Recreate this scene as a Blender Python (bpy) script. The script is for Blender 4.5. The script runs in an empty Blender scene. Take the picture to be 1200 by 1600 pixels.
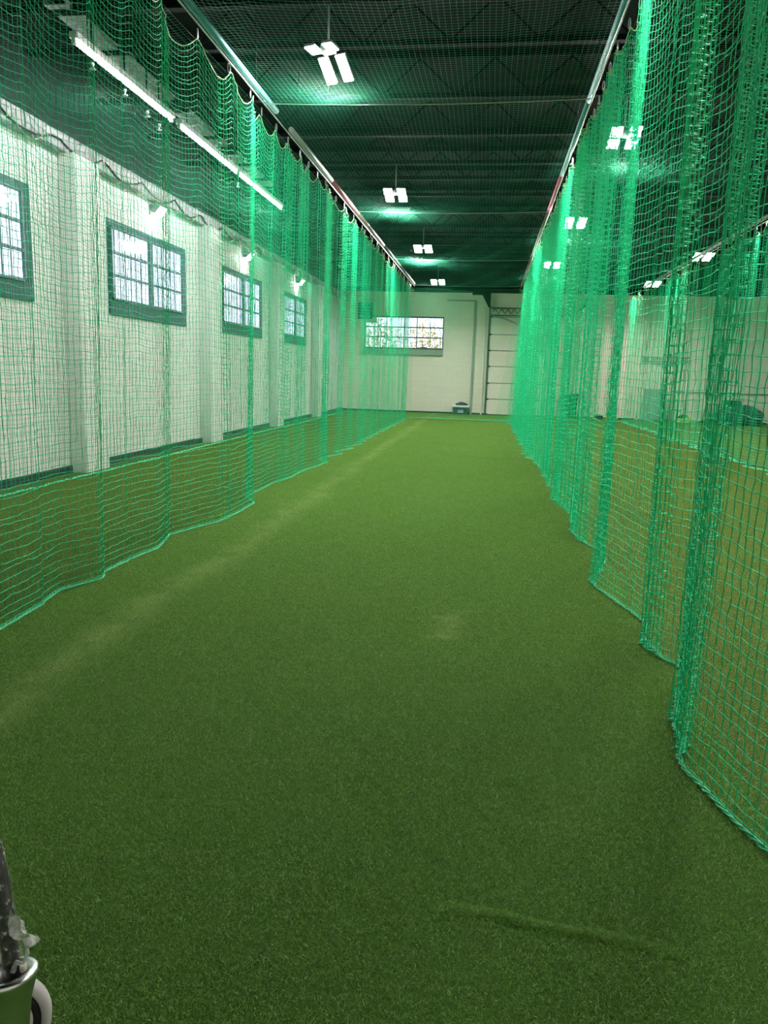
import bpy, bmesh, math, random
import numpy as np
from mathutils import Matrix, Vector

random.seed(7)
rng = np.random.default_rng(11)
SC = bpy.context.scene
COL = SC.collection

# ------------------------------------------------------------------ camera
F_PX = 1201.0                                   # focal length in pixels of a 1200 x 1600 frame
d = np.array([763.0 - 600.0, 800.0 - 587.0, F_PX]); d /= np.linalg.norm(d)
h2 = np.array([math.cos(.029), -math.sin(.029), 0.0])
xr = h2 - d * d.dot(h2); xr /= np.linalg.norm(xr)
zr = np.cross(d, xr)
if zr[1] < 0: zr = -zr
R = np.array([xr, d, zr])
cam_data = bpy.data.cameras.new('camera')
cam = bpy.data.objects.new('camera', cam_data)
COL.objects.link(cam)
cam_data.sensor_fit = 'VERTICAL'
cam_data.sensor_height = 36.0
cam_data.lens = 36.0 * F_PX / 1600.0
cam_data.clip_start = 0.02
cam_data.clip_end = 400
M = Matrix.Identity(4)
for i in range(3):
    M[i][0] = R[i][0]; M[i][1] = R[i][1]; M[i][2] = -R[i][2]
M[2][3] = 1.5
cam.matrix_world = M
SC.camera = cam

# ------------------------------------------------------------------ world, exposure
W = bpy.data.worlds.new('overcast_sky')
SC.world = W
W.use_nodes = True
bgn = W.node_tree.nodes['Background']
bgn.inputs[0].default_value = (0.80, 0.84, 1.0, 1)
bgn.inputs[1].default_value = 0.58
SC.view_settings.view_transform = 'Standard'
SC.view_settings.look = 'None'
SC.view_settings.gamma = 1.0
SC.view_settings.use_curve_mapping = False
SC.view_settings.exposure = 2.2
SC.cycles.max_bounces = 6
SC.cycles.diffuse_bounces = 3
SC.cycles.glossy_bounces = 2
SC.cycles.transmission_bounces = 3
SC.cycles.transparent_max_bounces = 8
SC.cycles.sample_clamp_indirect = 4.0
SC.cycles.use_denoising = True
LED = 150.0                                     # radiance of the four-panel lamps
TUBE = 26.0
BULK = 32.0

# ------------------------------------------------------------------ materials
def mat(name, color, rough=.6, metal=0.0, emit=None, strength=0.0, sheen=0.0, spec=.5):
    m = bpy.data.materials.new(name); m.use_nodes = True
    b = m.node_tree.nodes['Principled BSDF']
    b.inputs['Base Color'].default_value = (*color, 1)
    b.inputs['Roughness'].default_value = rough
    b.inputs['Metallic'].default_value = metal
    b.inputs['Specular IOR Level'].default_value = spec
    if sheen: b.inputs['Sheen Weight'].default_value = sheen
    if emit:
        b.inputs['Emission Color'].default_value = (*emit, 1)
        b.inputs['Emission Strength'].default_value = strength
    return m

def nodes(m):
    nt = m.node_tree
    return nt, nt.nodes['Principled BSDF'], (lambda a, b: nt.links.new(a, b))

def tex_noise(nt, vec, scale, detail=3, rough=.5):
    n = nt.nodes.new('ShaderNodeTexNoise')
    n.inputs['Scale'].default_value = scale
    n.inputs['Detail'].default_value = detail
    n.inputs['Roughness'].default_value = rough
    nt.links.new(vec, n.inputs['Vector'])
    return n.outputs['Fac']

def ramp(nt, fac, stops):
    r = nt.nodes.new('ShaderNodeValToRGB')
    e = r.color_ramp.elements
    while len(e) < len(stops): e.new(.5)
    for k, (p, c) in enumerate(stops):
        e[k].position = p
        e[k].color = (*c, 1) if len(c) == 3 else c
    nt.links.new(fac, r.inputs[0])
    return r.outputs[0]

def mixc(nt, fac, a, b, kind='MIX'):
    n = nt.nodes.new('ShaderNodeMix'); n.data_type = 'RGBA'; n.blend_type = kind
    if isinstance(fac, float): n.inputs[0].default_value = fac
    else: nt.links.new(fac, n.inputs[0])
    for s, v in ((6, a), (7, b)):
        if isinstance(v, tuple): n.inputs[s].default_value = (*v, 1)
        else: nt.links.new(v, n.inputs[s])
    return n.outputs[2]

def mathn(nt, op, a, b=0.0, clamp=False):
    n = nt.nodes.new('ShaderNodeMath'); n.operation = op; n.use_clamp = clamp
    for s, v in ((0, a), (1, b)):
        if isinstance(v, (int, float)): n.inputs[s].default_value = v
        else: nt.links.new(v, n.inputs[s])
    return n.outputs[0]

def bump(nt, bsdf, h, strength, dist):
    b = nt.nodes.new('ShaderNodeBump')
    b.inputs['Strength'].default_value = strength
    b.inputs['Distance'].default_value = dist
    nt.links.new(h, b.inputs['Height'])
    nt.links.new(b.outputs[0], bsdf.inputs['Normal'])

def obj_coord(nt):
    return nt.nodes.new('ShaderNodeTexCoord').outputs['Object']

def turf_material(name, blade=False):
    m = mat(name, (.06, .14, .02), .75, spec=.25)
    nt, b, link = nodes(m)
    co = nt.nodes.new('ShaderNodeNewGeometry').outputs['Position']
    fine = tex_noise(nt, co, 170, 3, .75)
    mid = tex_noise(nt, co, 42, 3, .65)
    big = tex_noise(nt, co, 1.1, 3, .6)
    if blade:
        at = nt.nodes.new('ShaderNodeAttribute'); at.attribute_name = 'tone'
        c = ramp(nt, at.outputs['Fac'], [(0, (.060, .165, .012)), (.5, (.21, .45, .062)), (.93, (.40, .64, .16)), (.985, (.85, .90, .65))])
    else:
        c = ramp(nt, fine, [(.30, (.012, .045, .003)), (.5, (.052, .150, .013)), (.70, (.120, .260, .042))])
    c = mixc(nt, mathn(nt, 'MULTIPLY', mid, .35), c, (.040, .13, .008))
    c = mixc(nt, ramp(nt, big, [(.35, (0, 0, 0)), (.75, (.28, .28, .28))]), c, (.15, .30, .05))
    sep = nt.nodes.new('ShaderNodeSeparateXYZ'); link(co, sep.inputs[0])
    x, y = sep.outputs[0], sep.outputs[1]
    # scuffed run-up line along the left of the lane, scuffed patch by its middle
    dx = mathn(nt, 'ABSOLUTE', mathn(nt, 'ADD', mathn(nt, 'ADD', x, 1.80), mathn(nt, 'MULTIPLY', tex_noise(nt, co, .8, 3, .6), .46)))
    line = mathn(nt, 'SUBTRACT', 1.0, mathn(nt, 'DIVIDE', dx, .20), True)
    px = mathn(nt, 'DIVIDE', mathn(nt, 'ADD', x, .16), .20)
    py = mathn(nt, 'DIVIDE', mathn(nt, 'SUBTRACT', y, 4.5), .42)
    rr = mathn(nt, 'SQRT', mathn(nt, 'ADD', mathn(nt, 'MULTIPLY', px, px), mathn(nt, 'MULTIPLY', py, py)))
    rr = mathn(nt, 'ADD', rr, mathn(nt, 'MULTIPLY', mathn(nt, 'SUBTRACT', tex_noise(nt, co, 9, 3, .6), .42), 2.2))
    patch = mathn(nt, 'SUBTRACT', 1.0, rr, True)
    worn = mathn(nt, 'MAXIMUM', mathn(nt, 'MULTIPLY', line, .72), mathn(nt, 'MULTIPLY', patch, 1.25))
    speck = mathn(nt, 'MULTIPLY', ramp(nt, tex_noise(nt, co, 150, 4, .85), [(.46, (0, 0, 0)), (.58, (1, 1, 1))]), ramp(nt, tex_noise(nt, co, 3.2, 3, .6), [(.36, (.25, .25, .25)), (.60, (1, 1, 1))]))
    worn = mathn(nt, 'MULTIPLY', worn, speck, True)
    c = mixc(nt, worn, c, (.60, .70, .30))
    # turf colour of the two bays beside the lane is mixed toward brown
    bay = mathn(nt, 'MAXIMUM', mathn(nt, 'GREATER_THAN', x, 1.06), mathn(nt, 'LESS_THAN', x, -2.78))
    c = mixc(nt, mathn(nt, 'MULTIPLY', bay, .28), c, (.17, .175, .045))
    # pale rubber and sand specks
    dots = ramp(nt, tex_noise(nt, co, 420, 1, .5), [(.74, (0, 0, 0)), (.78, (1, 1, 1))])
    c = mixc(nt, mathn(nt, 'MULTIPLY', dots, .5), c, (.42, .46, .30))
    link(c, b.inputs['Base Color'])
    b.inputs['Sheen Weight'].default_value = .12
    b.inputs['Sheen Roughness'].default_value = .5
    b.inputs['Sheen Tint'].default_value = (.55, .8, .3, 1)
    hgt = mathn(nt, 'ADD', mathn(nt, 'MULTIPLY', fine, .7), mathn(nt, 'MULTIPLY', mid, .5))
    if not blade: bump(nt, b, hgt, .9, .012)
    else:
        tl = nt.nodes.new('ShaderNodeBsdfTranslucent'); link(c, tl.inputs[0])
        mx = nt.nodes.new('ShaderNodeMixShader'); mx.inputs[0].default_value = .3
        link(b.outputs[0], mx.inputs[1]); link(tl.outputs[0], mx.inputs[2])
        link(mx.outputs[0], nt.nodes['Material Output'].inputs[0])
    return m

def wall_material(name, base, block):
    m = mat(name, base, .55, spec=.35)
    nt, b, link = nodes(m)
    co = nt.nodes.new('ShaderNodeNewGeometry').outputs['Position']
    big = tex_noise(nt, co, .7, 4, .6)
    c = mixc(nt, ramp(nt, big, [(.35, (0, 0, 0)), (.7, (.35, .35, .35))]), base, tuple(v * .86 for v in base))
    h = tex_noise(nt, co, 55, 3, .6)
    if block:
        sep = nt.nodes.new('ShaderNodeSeparateXYZ'); link(co, sep.inputs[0])
        cmb = nt.nodes.new('ShaderNodeCombineXYZ')
        link(mathn(nt, 'ADD', sep.outputs[0], sep.outputs[1]), cmb.inputs[0])
        link(sep.outputs[2], cmb.inputs[1])
        br = nt.nodes.new('ShaderNodeTexBrick')
        br.inputs['Scale'].default_value = 1.0
        br.inputs['Brick Width'].default_value = .4
        br.inputs['Row Height'].default_value = .2
        br.inputs['Mortar Size'].default_value = .005
        br.inputs['Mortar Smooth'].default_value = .4
        br.inputs['Color1'].default_value = (1, 1, 1, 1)
        br.inputs['Color2'].default_value = (.97, .97, .97, 1)
        br.inputs['Mortar'].default_value = (.86, .86, .84, 1)
        link(cmb.outputs[0], br.inputs['Vector'])
        c = mixc(nt, 1.0, c, br.outputs['Color'], 'MULTIPLY')
        h = mathn(nt, 'ADD', mathn(nt, 'MULTIPLY', h, .3), mathn(nt, 'MULTIPLY', br.outputs['Fac'], -.7))
    link(c, b.inputs['Base Color'])
    bump(nt, b, h, .35, .006)
    return m

def mottled(name, base, alt, scale, rough=.6, metal=0.0):
    m = mat(name, base, rough, metal)
    nt, b, link = nodes(m)
    n = tex_noise(nt, obj_coord(nt), scale, 4, .6)
    link(mixc(nt, ramp(nt, n, [(.35, (0, 0, 0)), (.7, (1, 1, 1))]), base, alt), b.inputs['Base Color'])
    return m

MT = {}
MT['turf'] = turf_material('artificial_turf')
MT['turf_blade'] = turf_material('turf_blades', True)
MT['wall'] = wall_material('white_painted_wall', (.86, .86, .82), False)
MT['block'] = wall_material('cream_painted_blockwork', (.86, .79, .69), True)
MT['dark_upper'] = mottled('dark_painted_upper_wall', (.004, .008, .008), (.006, .011, .011), 2)
MT['ceiling'] = mottled('dark_ceiling_deck', (.0025, .005, .0045), (.004, .007, .006), 1.5, .8)
MT['joist'] = mottled('dark_painted_steel', (.0035, .006, .006), (.0025, .004, .004), 6, .8)
for k_ in ('ceiling', 'joist', 'dark_upper'): MT[k_].node_tree.nodes['Principled BSDF'].inputs['Specular IOR Level'].default_value = .08
MT['ledge'] = mottled('dusty_grey_ledge', (.42, .43, .43), (.20, .21, .22), 14, .8)
MT['skirt'] = mat('dark_skirting', (.020, .045, .035), .7)
def cord_material(name, base, alt):
    m = mottled(name, base, alt, 3.0, .6)
    m.node_tree.nodes['Principled BSDF'].inputs['Specular IOR Level'].default_value = .28
    return m
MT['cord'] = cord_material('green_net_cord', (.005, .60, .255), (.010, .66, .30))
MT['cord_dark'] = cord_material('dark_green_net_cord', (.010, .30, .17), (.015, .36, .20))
MT['rope'] = mottled('pale_green_hem_rope', (.06, .62, .31), (.12, .70, .38), 25, .6)
MT['head_rope'] = mottled('yellow_green_head_rope', (.30, .55, .20), (.20, .50, .25), 25, .6)
MT['steel'] = mottled('zinc_steel', (.62, .63, .63), (.50, .51, .52), 30, .3, 1.0)
MT['teal'] = mottled('teal_painted_pipe', (.06, .28, .30), (.08, .33, .34), 5, .4)
MT['white_paint'] = mottled('white_painted_pipe', (.75, .75, .74), (.66, .66, .66), 8, .4)
MT['grey_paint'] = mottled('grey_painted_pipe', (.34, .34, .32), (.27, .27, .26), 8, .4)
MT['dark_grey'] = mottled('dark_grey_painted_pipe', (.10, .09, .09), (.14, .11, .115), 8, .5)
MT['pink'] = mottled('red_primed_pipe', (.70, .08, .17), (.60, .07, .14), 8, .45)
MT['pale_pink'] = mottled('pale_red_pipe', (.42, .26, .28), (.36, .22, .24), 8, .45)
MT['black'] = mottled('black_plastic', (.012, .012, .013), (.022, .022, .022), 20, .4)
MT['led'] = mat('lit_led_panel', (1, 1, 1), .5, emit=(1.0, .965, .90), strength=LED)
MT['tube'] = mat('lit_tube', (1, 1, 1), .5, emit=(.93, 1.0, .98), strength=TUBE)
MT['bulk'] = mat('lit_wall_lamp_lens', (1, 1, 1), .5, emit=(1.0, .97, .93), strength=BULK)
MT['lamp_body'] = mottled('grey_aluminium_casing', (.32, .33, .34), (.25, .26, .27), 20, .4, .6)
MT['frame_teal'] = mottled('dark_teal_window_frame', (.012, .075, .085), (.018, .10, .11), 10, .45)
MT['frame_grey'] = mottled('grey_blue_glazing_bar', (.10, .17, .20), (.14, .21, .24), 12, .45)
MT['frame_dark'] = mottled('dark_steel_glazing_bar', (.04, .05, .055), (.06, .07, .075), 12, .45)
MT['door_cream'] = mottled('cream_door_panel', (.86, .79, .69), (.80, .73, .64), 2, .45)
MT['strip'] = mottled('grey_green_painted_strip', (.30, .36, .30), (.25, .31, .26), 4, .6)
def glass_material():
    m = bpy.data.materials.new('window_glass'); m.use_nodes = True
    nt = m.node_tree; nt.nodes.clear()
    out = nt.nodes.new('ShaderNodeOutputMaterial')
    mx = nt.nodes.new('ShaderNodeMixShader')
    tr = nt.nodes.new('ShaderNodeBsdfTransparent')
    gl = nt.nodes.new('ShaderNodeBsdfGlossy'); gl.inputs['Roughness'].default_value = .08
    lw = nt.nodes.new('ShaderNodeLayerWeight')
    fr = mathn(nt, 'ADD', mathn(nt, 'MULTIPLY', mathn(nt, 'POWER', lw.outputs['Facing'], 5.0), .6), .04)
    co = obj_coord(nt)
    n = tex_noise(nt, co, 6, 3)
    tint = ramp(nt, n, [(.3, (.88, .90, .95)), (.7, (.97, .97, 1.0))])
    nt.links.new(tint, tr.inputs[0])
    nt.links.new(fr, mx.inputs[0])
    nt.links.new(tr.outputs[0], mx.inputs[1]); nt.links.new(gl.outputs[0], mx.inputs[2])
    nt.links.new(mx.outputs[0], out.inputs[0])
    return m
MT['glass'] = glass_material()
def film_material(name, a0, a1, a2):
    m = bpy.data.materials.new(name); m.use_nodes = True
    nt = m.node_tree; b = nt.nodes['Principled BSDF']
    b.inputs['Base Color'].default_value = (.85, .86, .84, 1)
    b.inputs['Roughness'].default_value = .12
    co = obj_coord(nt)
    n = tex_noise(nt, co, 70, 5, .65)
    a = ramp(nt, n, [(.42, (a0,) * 3), (.57, (a1,) * 3), (.68, (a2,) * 3)])
    nt.links.new(a, b.inputs['Alpha'])
    bump(nt, b, n, .9, .006)
    return m
MT['film'] = film_material('clear_wrapping_film', .03, .16, .65)
MT['film_loose'] = film_material('crumpled_clear_film', .34, .55, .9)
MT['chrome'] = mottled('polished_pale_metal', (.86, .85, .84), (.80, .79, .78), 9, .27, 1.0)
MT['cream'] = mottled('cream_plastic', (.72, .68, .60), (.66, .62, .55), 12, .4)
MT['wheel_white'] = mottled('white_rubber', (.62, .57, .57), (.55, .51, .51), 12, .5)
MT['cool_teal'] = mottled('dark_teal_plastic', (.035, .085, .095), (.05, .11, .12), 12, .45)
MT['white'] = mottled('white_plastic', (.78, .78, .80), (.70, .70, .72), 14, .4)
MT['blue_label'] = mottled('pale_blue_label', (.22, .40, .52), (.50, .64, .72), 22, .4)
MT['dark_cloth'] = mottled('dark_cloth', (.018, .022, .026), (.035, .04, .045), 18, .85)
MT['bin_green'] = mottled('dark_green_plastic', (.010, .060, .050), (.015, .08, .065), 8, .45)
MT['yellow'] = mottled('yellow_green_cloth', (.50, .58, .06), (.38, .48, .06), 12, .7)
MT['grey_panel'] = mottled('grey_panel', (.30, .37, .36), (.27, .33, .32), 3, .5)
MT['tarp'] = mottled('dark_green_tarpaulin', (.012, .085, .065), (.02, .12, .09), 5, .6)
MT['leaf_yellow'] = mottled('yellow_autumn_leaves', (.72, .55, .08), (.55, .50, .10), .8, .6)
MT['leaf_green'] = mottled('yellow_green_leaves', (.36, .42, .10), (.52, .50, .12), .8, .6)
MT['bark'] = mottled('tree_bark', (.16, .12, .09), (.10, .08, .06), 9, .9)
MT['tarmac'] = mottled('pale_tarmac', (.45, .43, .44), (.38, .37, .39), .6, .9)
MT['far_brick'] = mottled('pink_brick_far_off', (.62, .40, .40), (.56, .36, .37), .3, .9)
MT['far_roof'] = mottled('grey_roof_far_off', (.45, .45, .50), (.40, .40, .45), .3, .9)

# ------------------------------------------------------------------ mesh helpers
def link_mesh(name, me, material=None, parent=None):
    o = bpy.data.objects.new(name, me)
    COL.objects.link(o)
    if material is not None and not me.materials: me.materials.append(MT[material] if isinstance(material, str) else material)
    if parent is not None: o.parent = parent
    return o

def fast_mesh(name, V, Q, smooth=True):
    me = bpy.data.meshes.new(name)
    V = np.ascontiguousarray(V, dtype=np.float32); Q = np.ascontiguousarray(Q, dtype=np.int32)
    nq, k = Q.shape
    me.vertices.add(len(V)); me.loops.add(nq * k); me.polygons.add(nq)
    me.vertices.foreach_set('co', V.ravel())
    me.loops.foreach_set('vertex_index', Q.ravel())
    me.polygons.foreach_set('loop_start', np.arange(0, nq * k, k, dtype=np.int32))
    me.update(calc_edges=True)
    if smooth: me.polygons.foreach_set('use_smooth', np.ones(nq, dtype=bool))
    me.validate()
    return me

class MB:
    """collects simple shapes; build() links them as one mesh object"""
    def __init__(s): s.v = []; s.f = []; s.sm = []
    def _add(s, vs, fs, smooth=False):
        n = len(s.v); s.v += [tuple(map(float, v)) for v in vs]
        s.f += [tuple(n + i for i in f) for f in fs]; s.sm += [smooth] * len(fs)
        return s
    def box(s, x0, x1, y0, y1, z0, z1):
        vs = [(x, y, z) for x in (x0, x1) for y in (y0, y1) for z in (z0, z1)]
        return s._add(vs, [(0, 1, 3, 2), (4, 6, 7, 5), (0, 4, 5, 1), (2, 3, 7, 6), (0, 2, 6, 4), (1, 5, 7, 3)])
    def hexa(s, bottom, top):
        return s._add(list(bottom) + list(top), [(3, 2, 1, 0), (4, 5, 6, 7), (0, 1, 5, 4), (1, 2, 6, 5), (2, 3, 7, 6), (3, 0, 4, 7)])
    def quad(s, a, b, c, e): return s._add([a, b, c, e], [(0, 1, 2, 3)])
    def tube(s, pts, r, n=8, cap=True, smooth=True):
        P = [Vector(p) for p in pts]; rs = r if hasattr(r, '__len__') else [r] * len(P)
        vs = []; up = None
        for i, p in enumerate(P):
            t = (P[min(i + 1, len(P) - 1)] - P[max(i - 1, 0)]).normalized()
            if up is None:
                up = Vector((0, 0, 1)) if abs(t.z) < .9 else Vector((1, 0, 0))
            a = t.cross(up).normalized(); b = a.cross(t).normalized(); up = b
            for k in range(n):
                q = 2 * math.pi * k / n
                vs.append(p + (a * math.cos(q) + b * math.sin(q)) * rs[i])
        fs = [(i * n + k, i * n + (k + 1) % n, (i + 1) * n + (k + 1) % n, (i + 1) * n + k) for i in range(len(P) - 1) for k in range(n)]
        s._add(vs, fs, smooth)
        if cap:
            m = len(s.v) - len(vs)
            s.f += [tuple(m + k for k in range(n))[::-1], tuple(m + (len(P) - 1) * n + k for k in range(n))]; s.sm += [False, False]
        return s
    def lathe(s, prof, n=24, o=(0, 0, 0), M3=None, closed=False):
        vs = []
        for (r, z) in prof:
            for k in range(n):
                q = 2 * math.pi * k / n
                v = Vector((r * math.cos(q), r * math.sin(q), z))
                if M3 is not None: v = M3 @ v
                vs.append(v + Vector(o))
        m = len(prof); e = m if closed else m - 1
        fs = [(i * n + k, i * n + (k + 1) % n, ((i + 1) % m) * n + (k + 1) % n, ((i + 1) % m) * n + k) for i in range(e) for k in range(n)]
        return s._add(vs, fs, True)
    def mesh(s, name):
        me = bpy.data.meshes.new(name); me.from_pydata(s.v, [], s.f); me.update()
        me.polygons.foreach_set('use_smooth', s.sm)
        return me
    def build(s, name, material, parent=None, bevel=0.0):
        o = link_mesh(name, s.mesh(name), material, parent)
        if bevel:
            b = o.modifiers.new('bevel', 'BEVEL'); b.width = bevel; b.segments = 2; b.limit_method = 'ANGLE'
        return o

def thing(name, label, cat, loc=(0, 0, 0), group=None):
    o = bpy.data.objects.new(name, None); COL.objects.link(o)
    o.location = loc; o.empty_display_size = .1
    return tag(o, label, cat, group)

def tag(o, label, cat, group=None, kind=None):
    if label: o['label'] = label
    if cat: o['category'] = cat
    if group: o['group'] = group
    if kind: o['kind'] = kind
    return o

def structure(o, label=None):
    o['kind'] = 'structure'
    if label: o['label'] = label
    return o

def copy_tree(o, parent=None):
    c = o.copy(); COL.objects.link(c)
    if parent is not None: c.parent = parent
    for ch in list(o.children): copy_tree(ch, c)
    return c

# ------------------------------------------------------------------ the hall
XL, XR, YF, YB = -5.72, 12.0, -2.5, 30.4        # left wall, right wall, wall behind the camera, back wall
ZW, ZC = 4.42, 5.75                             # top of the pale wall, ceiling

structure(MB().box(XL - .3, XR + .3, YF - .3, YB + .3, -.2, 0).build('floor', 'turf'), 'green artificial turf floor with a scuffed line along the lane')

def turf_pile(parent):
    """short turf blades standing on the whole floor: square tiles of loose blades, laid edge to edge and turned at random"""
    T = .25; n = 4200; tc = bpy.data.collections.new('turf_tiles')
    for k in range(3):
        g = np.random.default_rng(30 + k)
        p = np.stack([g.uniform(-T / 2, T / 2, n), g.uniform(-T / 2, T / 2, n), np.zeros(n)], 1)
        q = g.uniform(0, 6.28, n); w = g.uniform(.0006, .0010, n); h = g.uniform(.0045, .0085, n)
        sd = np.stack([np.cos(q) * w, np.sin(q) * w, np.zeros(n)], 1)
        ln = np.stack([g.normal(0, .0058, n), g.normal(0, .0058, n), h], 1)
        V = np.stack([p - sd, p + sd, p + ln * (.5, .5, .75) + sd * .8, p + ln * (.5, .5, .75) - sd * .8, p + ln + (0, 0, .0)], 1)
        i = np.arange(n)[:, None] * 5
        me = bpy.data.meshes.new('turf_tile')
        me.from_pydata(V.reshape(-1, 3).tolist(), [], (i + [0, 1, 2, 3]).tolist() + (i + [3, 2, 4]).tolist())
        at = me.attributes.new('tone', 'FLOAT', 'POINT')
        at.data.foreach_set('value', np.repeat(g.uniform(0, 1, n), 5).astype(np.float32))
        me.materials.append(MT['turf_blade'])
        tc.objects.link(bpy.data.objects.new('turf_tile', me))
    x0, x1, y0, y1 = -5.6, 12.0, -1.0, 30.3
    nx, ny = int((x1 - x0) / T), int((y1 - y0) / T)
    vs = [(x0 + i * T, y0 + j * T, .0005) for j in range(ny + 1) for i in range(nx + 1)]
    fs = [(j * (nx + 1) + i, j * (nx + 1) + i + 1, (j + 1) * (nx + 1) + i + 1, (j + 1) * (nx + 1) + i) for j in range(ny) for i in range(nx)]
    base = MB(); base._add(vs, fs)
    o = base.build('turf_pile', 'turf_blade', parent); o['kind'] = 'stuff'
    ng = bpy.data.node_groups.new('turf_scatter', 'GeometryNodeTree')
    ng.interface.new_socket('Geometry', in_out='INPUT', socket_type='NodeSocketGeometry')
    ng.interface.new_socket('Geometry', in_out='OUTPUT', socket_type='NodeSocketGeometry')
    N = ng.nodes.new; Lk = ng.links.new
    gi, go = N('NodeGroupInput'), N('NodeGroupOutput')
    mp = N('GeometryNodeMeshToPoints'); mp.mode = 'FACES'; Lk(gi.outputs[0], mp.inputs[0])
    ci = N('GeometryNodeCollectionInfo'); ci.inputs[0].default_value = tc; ci.inputs['Separate Children'].default_value = True; ci.inputs['Reset Children'].default_value = True
    rv = N('FunctionNodeRandomValue'); rv.data_type = 'INT'; rv.inputs[4].default_value = 0; rv.inputs[5].default_value = 3
    ml = N('ShaderNodeMath'); ml.operation = 'MULTIPLY'; ml.inputs[1].default_value = math.pi / 2; Lk(rv.outputs[2], ml.inputs[0])
    cx = N('ShaderNodeCombineXYZ'); Lk(ml.outputs[0], cx.inputs[2])
    er = N('FunctionNodeEulerToRotation'); Lk(cx.outputs[0], er.inputs[0])
    ip = N('GeometryNodeInstanceOnPoints'); Lk(mp.outputs[0], ip.inputs['Points']); Lk(ci.outputs[0], ip.inputs['Instance'])
    ip.inputs['Pick Instance'].default_value = True
    Lk(er.outputs[0], ip.inputs['Rotation']); Lk(ip.outputs[0], go.inputs[0])
    md = o.modifiers.new('turf_scatter', 'NODES'); md.node_group = ng
turf_pile(bpy.data.objects['floor'])
def turf_crease(parent):
    """a wrinkle in the turf mat with its own blades"""
    def top(x, d):
        u = (x + .1) / .7; return .008 * math.sin(math.pi * min(max(u, 0), 1)) ** .7 * max(0, 1 - (d / .026) ** 2)
    def mid(x): return 1.985 - .12 * (x + .1) + .005 * math.sin(x * 19)
    V = []; F = []; tone = []; g = random.Random(5)
    for i in range(29):
        x = -.1 + .7 * i / 28
        for d_ in (-.026, -.013, 0, .013, .026): V.append((x, mid(x) + d_, .0012 + top(x, d_))); tone.append(.1)
    F += [(i * 5 + k, (i + 1) * 5 + k, (i + 1) * 5 + k + 1, i * 5 + k + 1) for i in range(28) for k in range(4)]
    for _ in range(2600):
        x = g.uniform(-.1, .6); d_ = g.uniform(-.026, .026); z = .001 + top(x, d_); q = g.uniform(0, 6.28); w = g.uniform(.0006, .001)
        c_, s_ = math.cos(q) * w, math.sin(q) * w; n = len(V); y = mid(x) + d_; h = g.uniform(.0045, .008); lx, ly = g.gauss(0, .0055), g.gauss(0, .0055)
        V += [(x - c_, y - s_, z), (x + c_, y + s_, z), (x + lx, y + ly, z + h)]; F.append((n, n + 1, n + 2)); tone += [g.random()] * 3
    me = bpy.data.meshes.new('turf_crease'); me.from_pydata(V, [], F)
    me.attributes.new('tone', 'FLOAT', 'POINT').data.foreach_set('value', np.array(tone, np.float32))
    return link_mesh('turf_crease', me, 'turf_blade', parent)
turf_crease(bpy.data.objects['floor'])

def wall_with_openings(name, material, axis, at, thick, a0, a1, z0, z1, holes):
    """wall slab whose room face is at `at`, the slab lying on the side of `thick`; holes = (a0,a1,z0,z1)"""
    mb = MB(); lo, hi = sorted((at, at + thick))
    def blk(p0, p1, q0, q1):
        if p1 - p0 < 1e-4 or q1 - q0 < 1e-4: return
        if axis == 'X': mb.box(lo, hi, p0, p1, q0, q1)
        else: mb.box(p0, p1, lo, hi, q0, q1)
    cur = a0
    for (b0, b1, c0, c1) in sorted(holes):
        blk(cur, b0, z0, z1); blk(b0, b1, z0, c0); blk(b0, b1, c1, z1); cur = b1
    blk(cur, a1, z0, z1)
    return structure(mb.build(name, material))

WIN = [(6.30, 9.30), (11.27, 14.27), (16.24, 19.24), (21.21, 24.0)]
holes_l = [(a + .06, b, 2.42, 3.60) for a, b in WIN]
wall_l = wall_with_openings('wall_left', 'wall', 'X', XL, -.05, YF, YB, 0, ZW, holes_l)
BW = (-4.85, -1.80, 2.44, 3.64)
wall_b = wall_with_openings('wall_back', 'block', 'Y', YB, .3, XL - .3, XR + .3, 0, 4.58, [BW])
structure(MB().box(XR, XR + .3, YF, YB, 0, 4.58).build('wall_right', 'wall'))
structure(MB().box(XL - .3, XR + .3, YF - .3, YF, 0, 4.58).build('wall_front', 'wall'))
up = MB().box(XL - .3, XL, YF, YB, ZW, ZC); up.build('upper_wall', 'dark_upper', wall_l)
MB().box(XL - .3, XR + .3, YB, YB + .3, 4.58, ZC).build('upper_wall', 'dark_upper', wall_b)
MB().box(XR, XR + .3, YF, YB, 4.58, ZC).build('upper_wall', 'dark_upper', bpy.data.objects['wall_right'])
MB().box(XL - .3, XR + .3, YF - .3, YF, 4.58, ZC).build('upper_wall', 'dark_upper', bpy.data.objects['wall_front'])
ceil = structure(MB().box(XL - .3, XR + .3, YF - .3, YB + .3, ZC, ZC + .2).build('ceiling', 'ceiling'), 'dark ceiling deck carried on open web joists')
# brick piers on the left wall
for y in (0.1, 5.05, 10.02, 15.0, 19.95, 24.9):
    MB().box(XL, XL + .24, y, y + .66, 0, 4.2).build('pier', 'wall', wall_l, .008)
# ledge along the wall head with a sagging black cable on it
structure(MB().box(XL, XL + .14, YF, YB, 4.20, ZW).build('trim_1', 'ledge', None, .01), 'dusty grey ledge along the head of the left wall')
structure(MB().box(XL, XL + .03, YF, YB, 0, .10).build('baseboard_left', 'skirt'))
structure(MB().box(XL, XR, YB - .03, YB, 0, .06).build('baseboard_back', 'skirt'))
structure(MB().box(-.66, -.57, YB - .07, YB, 0, 4.29).build('trim_2', 'strip', None, .006), 'grey green vertical strip on the back wall left of the door')
structure(MB().box(-1.7, -.57, YB - .05, YB, 4.26, 4.31).build('trim_3', 'strip'), 'thin grey green strip across the head of the back wall')

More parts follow.
